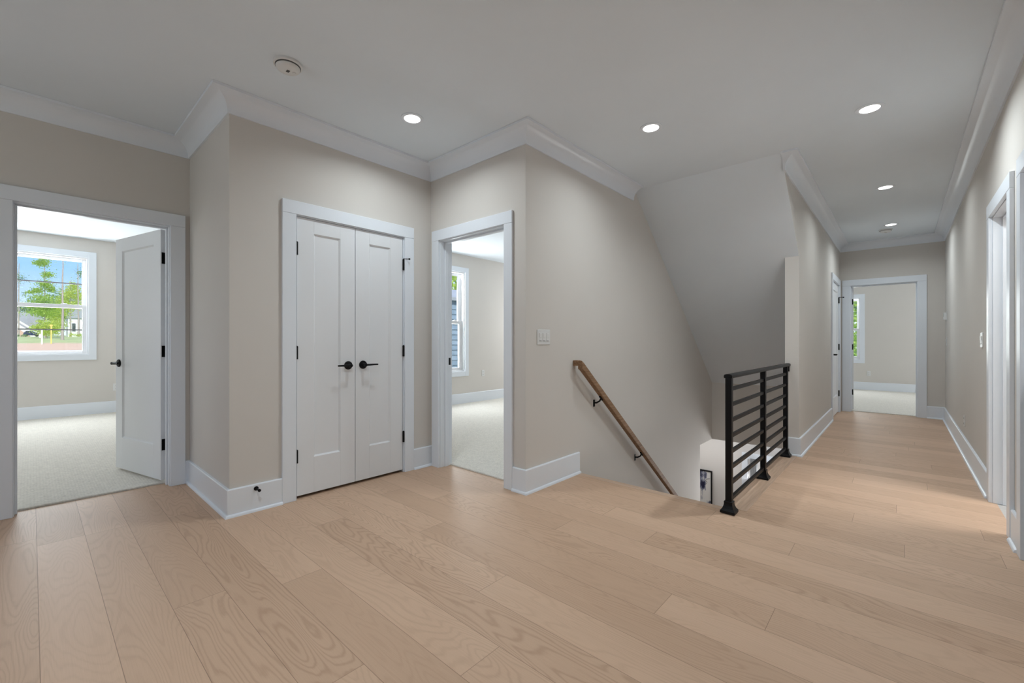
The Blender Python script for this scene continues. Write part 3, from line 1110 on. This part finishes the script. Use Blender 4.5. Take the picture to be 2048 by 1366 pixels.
tp = [(-0.024, 0.903), (0.024, 0.903), (0.026, 0.912), (0.026, 0.918), (0.022, 0.926), (0.010, 0.930), (-0.010, 0.930), (-0.022, 0.926), (-0.026, 0.918), (-0.026, 0.912)]
m.loft([[(xP + o, y, z - 0.012) for o, z in tp] for y in (POSTS[0] - 0.028, yK - 0.001)], True)
m.build('top_rail', M['black'], root, bevel=0.001)
m = MB()
m.prism([(xP - 0.016, yK - 0.012, 0.895), (xP - 0.016, yK - 0.001, 0.895), (xP - 0.016, yK - 0.001, 0.835), (xP - 0.016, yK - 0.006, 0.835), (xP - 0.016, yK - 0.012, 0.86)], (0.032, 0, 0))
m.build('wall_bracket', M['black'], root, bevel=0.002)

# ---------------------------------------------------------------- handrail
root = empty('handrail', (xS, 3.08, 0.93), 'stained oak handrail sloping down the stairwell wall', 'handrail')
sl = 0.8036
ca, sa = 1 / math.hypot(1, sl), sl / math.hypot(1, sl)
x0, x1 = xS + 0.052, xS + 0.096
hh = 0.058  # depth of the rail square to its run
vy = 3.082


def rail_sec(y, zt, vertical=False):
    hv = hh if vertical else hh / ca
    c = 0.007
    pts = [(x0 + c, 0), (x1 - c, 0), (x1, -c), (x1, -hv + c), (x1 - c, -hv), (x0 + c, -hv), (x0, -hv + c), (x0, -c)]
    return [(px, y, zt + pz) for px, pz in pts]


yEnd = 6.05
m = MB()
m.loft([rail_sec(vy, 0.974), rail_sec(vy + 0.03, 0.974 - 0.018), rail_sec(yEnd, 0.974 - sl * (yEnd - vy - 0.0075))], True)
m.build('rail', M['rail_wood'], root, bevel=0.002)
m = MB()
m.box(xS + 0.0005, x0 - 0.0005, vy, vy + 0.045, 0.974 - 0.046, 0.974)
m.build('wall_return', M['rail_wood'], root, bevel=0.003)
for y in (3.42, 4.235, 5.25):
    zb_ = 0.974 - sl * (y - vy) - hh / ca
    m = MB()
    m.box(xS + 0.0005, xS + 0.006, y - 0.012, y + 0.012, zb_ - 0.085, zb_ - 0.022)
    xm = (x0 + x1) / 2
    m.tube([(xS + 0.004, y, zb_ - 0.050), (xS + 0.03, y, zb_ - 0.047), (xm - 0.012, y, zb_ - 0.028), (xm, y, zb_ - 0.004)], [0.008, 0.0075, 0.0075, 0.0075], 12)
    d = Vector((0, ca, -sa))
    m.tube([Vector((xm, y, zb_ - 0.003)) - d * 0.028, Vector((xm, y, zb_ - 0.003)) + d * 0.028], 0.0085, 10)
    m.build('bracket', M['black'], root, smooth=True)


# ---------------------------------------------------------------- painting in the lower hall
def abstract_mat():
    m, t, b = mat_new('abstract_ink_canvas')
    L = t.links
    geo = N(t, 'ShaderNodeNewGeometry')
    sp = N(t, 'ShaderNodeSeparateXYZ')
    L.new(geo.outputs['Position'], sp.inputs[0])
    X, Z = sp.outputs['X'], sp.outputs['Z']
    nz = N(t, 'ShaderNodeTexNoise')
    nz.inputs['Scale'].default_value = 9.0
    nz.inputs['Detail'].default_value = 6.0
    mp = N(t, 'ShaderNodeMapping')
    mp.inputs['Scale'].default_value = (1.6, 1, 0.8)
    L.new(geo.outputs['Position'], mp.inputs['Vector'])
    L.new(mp.outputs[0], nz.inputs['Vector'])

    def blob(cx, cz, rx, rz):
        dx = math_node(t, 'DIVIDE', math_node(t, 'SUBTRACT', X, cx), rx)
        dz = math_node(t, 'DIVIDE', math_node(t, 'SUBTRACT', Z, cz), rz)
        d = math_node(t, 'SQRT', math_node(t, 'ADD', math_node(t, 'MULTIPLY', dx, dx), math_node(t, 'MULTIPLY', dz, dz)))
        return math_node(t, 'SUBTRACT', 1.0, d)
    a = blob(-2.625, -1.33, 0.075, 0.26)
    c = blob(-2.50, -1.69, 0.06, 0.06)
    e = math_node(t, 'MAXIMUM', a, c)
    v = math_node(t, 'ADD', math_node(t, 'MULTIPLY', e, 0.8), math_node(t, 'MULTIPLY', math_node(t, 'SUBTRACT', nz.outputs['Fac'], 0.5), 3.2))
    r = N(t, 'ShaderNodeValToRGB')
    r.color_ramp.elements[0].position = 0.12
    r.color_ramp.elements[0].color = (0.78, 0.78, 0.76, 1)
    r.color_ramp.elements[1].position = 0.75
    r.color_ramp.elements[1].color = (0.012, 0.015, 0.05, 1)
    el = r.color_ramp.elements.new(0.42)
    el.color = (0.22, 0.24, 0.33, 1)
    L.new(v, r.inputs[0])
    L.new(r.outputs[0], b.inputs['Base Color'])
    b.inputs['Roughness'].default_value = 0.6
    return m


px0, px1, pz0, pz1 = -3.18, -2.464, -2.10, -1.135
root = empty('framed_painting', ((px0 + px1) / 2, 7.99, pz0), 'abstract ink painting in thin black frame down the stairwell', 'painting')
m = MB()
fw = 0.016
m.box(px0, px0 + fw, 7.962, 7.999, pz0, pz1)
m.box(px1 - fw, px1, 7.962, 7.999, pz0, pz1)
m.box(px0 + fw, px1 - fw, 7.962, 7.999, pz1 - fw, pz1)
m.box(px0 + fw, px1 - fw, 7.962, 7.999, pz0, pz0 + fw)
m.build('frame', M['black'], root)
cv = MB().box(px0 + fw, px1 - fw, 7.974, 7.998, pz0 + fw, pz1 - fw).build('canvas', abstract_mat(), root)
m = MB()
m.tube([(-2.50, 7.973, -1.27), (-2.545, 7.973, -1.285), (-2.57, 7.973, -1.31), (-2.545, 7.973, -1.345), (-2.56, 7.973, -1.375), (-2.585, 7.973, -1.385)], 0.004, 6)
m.build('ink_stroke', M['black'], cv)

# ================================================================ outdoors
def leaf_material(name, c1, c2):
    m, t, b = mat_new(name)
    oi = N(t, 'ShaderNodeNewGeometry')
    mix = N(t, 'ShaderNodeMixRGB')
    mix.inputs[1].default_value = c1 + (1,)
    mix.inputs[2].default_value = c2 + (1,)
    t.links.new(oi.outputs['Random Per Island'], mix.inputs[0])
    t.links.new(mix.outputs[0], b.inputs['Base Color'])
    b.inputs['Roughness'].default_value = 0.55
    tl = N(t, 'ShaderNodeBsdfTranslucent')
    t.links.new(mix.outputs[0], tl.inputs[0])
    ms = N(t, 'ShaderNodeMixShader')
    ms.inputs[0].default_value = 0.4
    out = [n for n in t.nodes if n.type == 'OUTPUT_MATERIAL'][0]
    t.links.new(b.outputs[0], ms.inputs[1])
    t.links.new(tl.outputs[0], ms.inputs[2])
    t.links.new(ms.outputs[0], out.inputs[0])
    return m


M['leaf'] = leaf_material('bright_leaf', (0.58, 0.74, 0.12), (0.30, 0.50, 0.10))
M['leaf_y'] = leaf_material('yellow_green_leaf', (0.80, 0.84, 0.18), (0.46, 0.62, 0.12))
M['leaf_d'] = leaf_material('dark_leaf', (0.30, 0.46, 0.16), (0.15, 0.29, 0.10))
M['bark'] = simple('grey_bark', (0.42, 0.36, 0.32), 0.9, 0, 0.35, 6)
M['roof'] = simple('grey_roof_shingles', (0.36, 0.38, 0.42), 0.9, 0, 0.15, 3)
M['brick'] = simple('pinkish_brick', (0.62, 0.40, 0.32), 0.9, 0, 0.15, 4)
M['siding_white'] = simple('white_siding', (0.80, 0.80, 0.80), 0.7, 0, 0.03, 1)
M['dark_glass'] = simple('dark_glass', (0.06, 0.08, 0.08), 0.15)
M['car'] = simple('dark_blue_car_paint', (0.05, 0.07, 0.14), 0.25, 0.3, 0.1)
M['tyre'] = simple('tyre', (0.02, 0.02, 0.02), 0.8)
M['post_white'] = simple('white_post', (0.85, 0.85, 0.82), 0.6, 0, 0.03)
M['post_yellow'] = simple('yellow_post', (0.80, 0.62, 0.16), 0.6, 0, 0.05)


def ground_mat():
    m, t, b = mat_new('yard_ground')
    L = t.links
    geo = N(t, 'ShaderNodeNewGeometry')
    sp = N(t, 'ShaderNodeSeparateXYZ')
    L.new(geo.outputs['Position'], sp.inputs[0])
    nz = N(t, 'ShaderNodeTexNoise')
    nz.inputs['Scale'].default_value = 0.18
    nz.inputs['Detail'].default_value = 6
    L.new(geo.outputs['Position'], nz.inputs['Vector'])
    v = math_node(t, 'ADD', sp.outputs['X'], math_node(t, 'MULTIPLY', math_node(t, 'SUBTRACT', nz.outputs['Fac'], 0.5), 16.0))
    mr = N(t, 'ShaderNodeMapRange')
    mr.inputs['From Min'].default_value = -101
    mr.inputs['From Max'].default_value = -97
    L.new(v, mr.inputs['Value'])
    n2 = N(t, 'ShaderNodeTexNoise')
    n2.inputs['Scale'].default_value = 0.5
    n2.inputs['Detail'].default_value = 5
    L.new(geo.outputs['Position'], n2.inputs['Vector'])
    g = N(t, 'ShaderNodeMixRGB')
    g.inputs[1].default_value = (0.30, 0.42, 0.13, 1)
    g.inputs[2].default_value = (0.62, 0.60, 0.30, 1)
    L.new(n2.outputs['Fac'], g.inputs[0])
    mix = N(t, 'ShaderNodeMixRGB')
    mix.inputs[2].default_value = (0.74, 0.50, 0.34, 1)
    L.new(mr.outputs[0], mix.inputs[0])
    L.new(g.outputs[0], mix.inputs[1])
    L.new(mix.outputs[0], b.inputs['Base Color'])
    b.inputs['Roughness'].default_value = 0.95
    return m


# rising ground towards the far houses
gp = [(-9.6, -3.3), (-60, -0.9), (-80, 0.05), (-92, 0.65), (-112, 1.5), (-152, 2.42), (-190, 2.75), (-260, 4.0)]
mb = MB()
rows = [[(x, y, z) for x, z in gp] for y in (-60, -20, 0, 20, 60)]
for a, b in zip(rows[:-1], rows[1:]):
    va = [mb.bm.verts.new(p) for p in a]
    vb = [mb.bm.verts.new(p) for p in b]
    for i in range(len(a) - 1):
        mb.bm.faces.new((va[i], va[i + 1], vb[i + 1], vb[i]))
bmesh.ops.remove_doubles(mb.bm, verts=mb.bm.verts, dist=0.001)
struct(mb.build('ground', ground_mat()), 'sloping yard of grass and bare red dirt outside the window', 'ground')
mb = MB()
mb.prism([(-74, -60, -0.22), (-80.5, -60, 0.09), (-80.5, -60, -0.1), (-74, -60, -0.4)], (0, 120, 0))
struct(mb.build('road', simple('pale_concrete_road', (0.72, 0.70, 0.66), 0.9)), 'pale concrete road edge below the yard', 'road')
mb = MB().box(-60, 40, 8, 80, -3.6, -3.3)
mb.box(2.9, 40, -60, 8, -3.6, -3.3)
struct(mb.build('ground_rear', simple('rear_grass', (0.2, 0.32, 0.08), 0.95)), 'grass behind the house', 'ground')


def gz(x):
    for (xa, za), (xb, zb2) in zip(gp[:-1], gp[1:]):
        if xb <= x <= xa:
            return za + (zb2 - za) * (x - xa) / (xb - xa)
    return gp[-1][1]


def leaves(m, blobs, count, size, rnd):
    tot = sum(b[3] * b[4] for b in blobs)
    for (cx, cy, cz, rxy, rz) in blobs:
        for _ in range(max(8, int(count * rxy * rz / tot))):
            p = Vector((rnd.gauss(0, 0.55), rnd.gauss(0, 0.55), rnd.gauss(0, 0.5)))
            c = Vector((cx + p.x * rxy, cy + p.y * rxy, cz + p.z * rz))
            a = Vector((rnd.gauss(0, 1), rnd.gauss(0, 1), rnd.gauss(0, 1))).normalized()
            bb = a.orthogonal().normalized()
            s = size * rnd.uniform(0.6, 1.3)
            v = [m.bm.verts.new(c + a * s), m.bm.verts.new(c + bb * s * 0.55 + Vector((0, 0, 0.1 * s))),
                 m.bm.verts.new(c - a * s), m.bm.verts.new(c - bb * s * 0.55 + Vector((0, 0, 0.1 * s)))]
            m.bm.faces.new(v)


def tree(name, x, y, z0, h, tr, blobs, mat, count, size, label, branches=(), seed=1, lean=0.0):
    rnd = random.Random(seed)
    root = empty(name, (x, y, z0), label, 'tree')
    m = MB()
    pts, rad = [], []
    n = 8
    for k in range(n + 1):
        t = k / n
        pts.append((x + rnd.uniform(-1, 1) * tr * 0.25, y + lean * t + rnd.uniform(-1, 1) * tr * 0.25, z0 - 0.2 + (h + 0.2) * t))
        rad.append(tr * (1.15 - 0.75 * t) if k else tr * 1.5)
    m.tube(pts, rad, 10)
    for (t, dx, dy, dz, r) in branches:
        p = Vector((x, y + lean * t, z0 + h * t))
        q = p + Vector((dx, dy, dz))
        m.tube([p, (p + q) / 2 + Vector((0, 0, 0.1 * dz)), q], [r, r * 0.7, r * 0.25], 6)
    m.build('trunk', M['bark'], root, smooth=True)
    m = MB()
    leaves(m, blobs, count, size, rnd)
    m.build('foliage', M[mat], root)
    return root


# tall bare pine trunks and leafy trees beyond the left bedroom window
tree('pine_tree', -152, -1.98, gz(-152), 17, 0.13, [(-152, -2.0, 16.0, 1.2, 1.2), (-152, -1.2, 12.2, 0.5, 0.5)], 'leaf_d', 260, 0.14,
     'thin bare-trunked pine at the left side of the window view', [(0.5, 0, 0.9, 0.5, 0.04), (0.62, 0, -0.9, 0.4, 0.04), (0.7, 0, 1.3, 0.2, 0.04), (0.42, 0, 1.0, 0.8, 0.03)], 3, 0.05)
tree('pine_tree', -112, 3.75, gz(-112), 15, 0.165, [(-112, 3.7, 16.5, 1.0, 1.0)], 'leaf', 120, 0.14,
     'thick pale pine trunk right of the window view centre', [], 4, 0.02)
tree('pine_tree', -154, 7.92, gz(-154), 18.5, 0.16, [(-154, 8.3, 18.5, 0.8, 1.2)], 'leaf_d', 150, 0.15,
     'pale far pine trunk at the right edge of the window view', [(0.85, 0, -0.9, 1.3, 0.05), (0.8, 0, 0.8, 1.2, 0.05)], 5, -0.1)
tree('deciduous_tree', -136, 1.9, gz(-136), 16.5, 0.11,
     [(-136, 1.7, 18.2, 0.9, 1.1), (-136, 0.9, 17.9, 0.7, 0.5), (-136, 2.3, 15.6, 0.9, 0.7), (-136, 1.9, 13.5, 1.0, 0.9), (-136, 0.8, 12.0, 0.9, 0.6),
      (-136, -0.3, 11.6, 0.6, 0.35), (-136, 2.8, 12.6, 0.7, 0.8), (-136, 1.7, 10.4, 1.7, 1.0), (-136, 0.5, 9.0, 1.4, 0.8), (-136, 2.4, 8.8, 1.6, 1.0), (-136, 1.6, 7.4, 2.2, 0.9)],
     'leaf', 6500, 0.16, 'tall light green tree in the middle of the window view', [(0.6, 0, -1.6, 1.3, 0.05), (0.75, 0, 0.8, 1.0, 0.04)], 6)
tree('small_tree', -128, 2.0, gz(-128), 3.0, 0.09,
     [(-128, 1.5, 4.2, 1.2, 0.7), (-128, 0.6, 3.9, 0.8, 0.6), (-128, 2.6, 4.6, 1.2, 0.9), (-128, 2.0, 3.0, 1.3, 0.7), (-128, 3.2, 3.6, 0.8, 0.9), (-128, 1.2, 5.3, 0.5, 0.4)],
     'leaf_y', 3600, 0.13, 'low yellow-green tree in front of the far houses', [], 8)
tree('deciduous_tree', -165, 7.0, gz(-165), 15, 0.15,
     [(-165, 6.6, 14.0, 1.5, 1.5), (-165, 7.6, 16.0, 1.1, 1.3), (-165, 5.4, 12.0, 1.3, 1.2), (-165, 8.6, 13.6, 1.4, 1.6), (-165, 7.0, 11.0, 2.2, 1.4), (-165, 5.3, 9.0, 1.6, 1.4), (-165, 5.0, 6.0, 1.3, 1.6), (-165, 3.6, 10.0, 1.3, 1.3), (-165, 3.8, 7.5, 1.3, 1.3)],
     'leaf_y', 6500, 0.18, 'yellow-green tree behind the white house at right of window', [], 9)
tree('deciduous_tree', -200, -1.5, gz(-200), 9, 0.15, [(-200, -3.2, 11.5, 1.6, 1.6), (-200, -1.0, 11.6, 1.6, 1.3), (-200, 1.0, 13.0, 2.0, 2.0), (-200, 4.0, 13.0, 2.4, 2.5), (-200, 7.0, 15.0, 2.5, 3.0), (-200, 2.5, 10.0, 3.0, 2.5), (-200, -2.5, 9.5, 2.5, 1.5), (-200, 6.0, 10.0, 3.0, 3.0)],
     'leaf_d', 5500, 0.24, 'dark green trees behind the grey roof', [], 10)
bush = MB()
leaves(bush, [(-150, -2.2, gz(-150) + 0.3, 0.5, 0.3), (-150, -1.1, gz(-150) + 0.3, 0.6, 0.3)], 200, 0.12, random.Random(3))
tag(bush.build('shrub', M['leaf_d']), 'dark shrubs at the foot of the brick house', 'shrub')
bush = MB()
leaves(bush, [(-150, 7.4, gz(-150) + 0.45, 0.7, 0.4), (-150, 8.3, gz(-150) + 0.45, 0.7, 0.4), (-150, 6.4, gz(-150) + 0.5, 0.5, 0.5)], 320, 0.12, random.Random(4))
tag(bush.build('shrub', M['leaf_y']), 'yellowish shrubs at the foot of the white house', 'shrub')

# brick house with a large grey roof
root = empty('house', (-182, -3, gz(-182)), 'brick house with big grey roof at left of window view', 'house')
zg = gz(-182) - 0.3
m = MB()
m.prism([(-180, -7.2, zg), (-180, -0.10, zg), (-180, -0.10, 2.9), (-180, -3.5, 7.4), (-180, -7.2, 3.2)], (-9, 0, 0))
m.build('wall', M['brick'], root)
m = MB()
m.prism([(-184, -6, 5.6), (-184, 0.0, 5.0), (-184, 2.3, 5.4), (-184, 1.7, 9.4), (-184, -6, 9.6)], (-6, 0, 0))
m.build('roof', M['roof'], root)
m = MB()
for a, b in (((-179.8, -3.6, 7.7), (-179.8, 2.0, 2.9)),):
    m.prism([a, b, (b[0], b[1], b[2] + 0.55), (a[0], a[1], a[2] + 0.55)], (-0.4, 0, 0))
m.build('fascia', M['post_white'], root)
m = MB()
m.prism([(-179.9, -2.6, 6.2), (-179.9, 1.9, 2.6), (-179.9, -0.1, 2.6), (-179.9, -2.6, 5.0)], (-0.2, 0, 0))
m.build('gable_siding', M['siding_white'], root)
root = empty('house', (-182, 9, gz(-182)), 'white sided house with grey roof at right of window view', 'house')
m = MB()
m.box(-190, -180, 7.1, 14, zg, 8.3)
m.build('wall', M['siding_white'], root)
m = MB()
m.prism([(-179.6, 6.9, 8.2), (-179.6, 14, 8.2), (-179.6, 14, 14.6), (-179.6, 8.1, 14.2)], (-8, 0, 0))
m.build('roof', M['roof'], root)
m = MB()
m.box(-179.98, -179.8, 7.95, 8.65, 4.4, 6.6)
w = m.build('window', M['dark_glass'], root)
m = MB()
m.box(-179.9, -179.6, 9.35, 9.5, zg, 8.2)
m.build('corner_post', M['bark'], root)

# parked car
cx, cy, cz = -160, -0.1, gz(-160)
root = empty('car', (cx, cy, cz), 'dark blue parked car beside the brick house', 'car')
m = MB()
prof = [(-1.2, 0.35), (1.5, 0.30), (1.55, 0.75), (1.25, 0.95), (0.75, 1.02), (0.25, 1.42), (-0.75, 1.45), (-1.15, 1.0), (-1.25, 0.8)]
m.prism([(cx + 0.85, cy + a, cz + b) for a, b in prof], (-1.7, 0, 0))
body = m.build('body', M['car'], root, bevel=0.06)
m = MB()
m.prism([(cx + 0.86, cy + a, cz + b) for a, b in ((0.6, 1.03), (0.2, 1.36), (-0.7, 1.38), (-1.0, 1.03))], (-1.72, 0, 0))
m.build('side_glass', M['dark_glass'], body)
for yy in (-0.8, 1.0):
    m = MB()
    m.lathe((cx + 0.9, cy + yy, cz + 0.32), (-1, 0, 0), [(0, 0.20), (0.0, 0.33), (0.22, 0.33)], 20)
    m.build('wheel', M['tyre'], root)

# posts by the road
px, py = -96, 0.98
pz = gz(px)
root = empty('mailbox_post', (px, py, pz), 'white post with a white box by the road', 'mailbox')
MB().box(px - 0.07, px + 0.07, py - 0.02, py + 0.16, pz - 0.3, pz + 2.25).build('post', M['post_white'], root, bevel=0.01)
MB().box(px - 0.25, px + 0.25, py - 0.22, py + 0.0, pz + 0.95, pz + 1.5).build('box', M['post_white'], root, bevel=0.03)
px, py = -97, 2.03
pz = gz(px)
root = empty('marker_post', (px, py, pz), 'yellow wooden post right of the white mailbox post', 'post')
MB().box(px - 0.06, px + 0.06, py - 0.075, py + 0.075, pz - 0.3, pz + 2.9).build('post', M['post_yellow'], root, bevel=0.01)
MB().box(px - 0.08, px + 0.08, py - 0.17, py + 0.17, pz + 2.72, pz + 2.95).build('cap', M['post_yellow'], root, bevel=0.02)


# shingled dormer outside the middle bedroom window
def shingle_mat():
    m, t, b = mat_new('blue_grey_shingles')
    L = t.links
    geo = N(t, 'ShaderNodeNewGeometry')
    sp = N(t, 'ShaderNodeSeparateXYZ')
    L.new(geo.outputs['Position'], sp.inputs[0])
    br = N(t, 'ShaderNodeTexBrick')
    br.inputs['Scale'].default_value = 1.0
    br.inputs['Brick Width'].default_value = 0.30
    br.inputs['Row Height'].default_value = 0.168
    br.inputs['Mortar Size'].default_value = 0.003
    br.inputs['Color1'].default_value = (0.20, 0.28, 0.37, 1)
    br.inputs['Color2'].default_value = (0.26, 0.34, 0.44, 1)
    br.inputs['Mortar'].default_value = (0.06, 0.09, 0.13, 1)
    L.new(combine(t, math_node(t, 'ADD', sp.outputs['Y'], sp.outputs['X']), sp.outputs['Z'], 0.0), br.inputs['Vector'])
    L.new(br.outputs['Color'], b.inputs['Base Color'])
    b.inputs['Roughness'].default_value = 0.85
    return m


root = empty('shingled_wing', (-11.6, 10.0, -3.3), 'blue-grey shingled wall under a roof outside the narrow window', 'building')
m = MB()
xd = -11.0
for k in range(36):
    z0 = -3.492 + k * 0.168
    # each course leans out over the one below
    m.prism([(xd - 0.05, 8.1, z0), (xd + 0.03, 8.1, z0), (xd + 0.008, 8.1, z0 + 0.17), (xd - 0.05, 8.1, z0 + 0.17)], (0, 3.6, 0))
m.box(xd - 1.9, xd - 0.04, 8.1, 11.7, -3.49, 2.55)
m.build('siding', shingle_mat(), root)
m = MB()
m.prism([(xd + 0.14, 7.9, 2.49), (xd + 0.14, 7.9, 2.60), (xd - 2.1, 7.9, 3.2), (xd - 2.1, 7.9, 3.05)], (0, 4.0, 0))
m.build('roof', M['roof'], root)
tree('deciduous_tree', -17, 14.3, -3.3, 5, 0.12, [(-17, 13.6, 3.6, 1.6, 1.6), (-17.2, 15.2, 4.2, 1.6, 1.7), (-17, 14.5, 2.2, 2.0, 1.2), (-17.2, 13.4, 5.4, 1.6, 1.2)], 'leaf', 3000, 0.12,
     'green tree above the blue-grey shingled wall', [], 12)
tree('deciduous_tree', -1.9, 18.6, -3.3, 4, 0.12,
     [(-1.9, 18.5, 2.6, 1.3, 1.4), (-1.2, 18.7, 1.0, 1.2, 1.2), (-2.4, 18.4, 0.9, 1.2, 1.2), (-1.8, 18.6, -0.6, 1.4, 1.2)], 'leaf', 9000, 0.06,
     'bright green tree filling the end bedroom window', [], 13)
tree('deciduous_tree', -2.2, 25.5, -3.3, 5, 0.14,
     [(-2.2, 25.5, 3.6, 2.4, 2.2), (-2.0, 25.7, 0.8, 2.6, 2.0), (-1.6, 25.5, -1.0, 2.2, 1.6)], 'leaf_d', 3000, 0.16,
     'darker green tree behind the bright one at end bedroom window', [], 14)
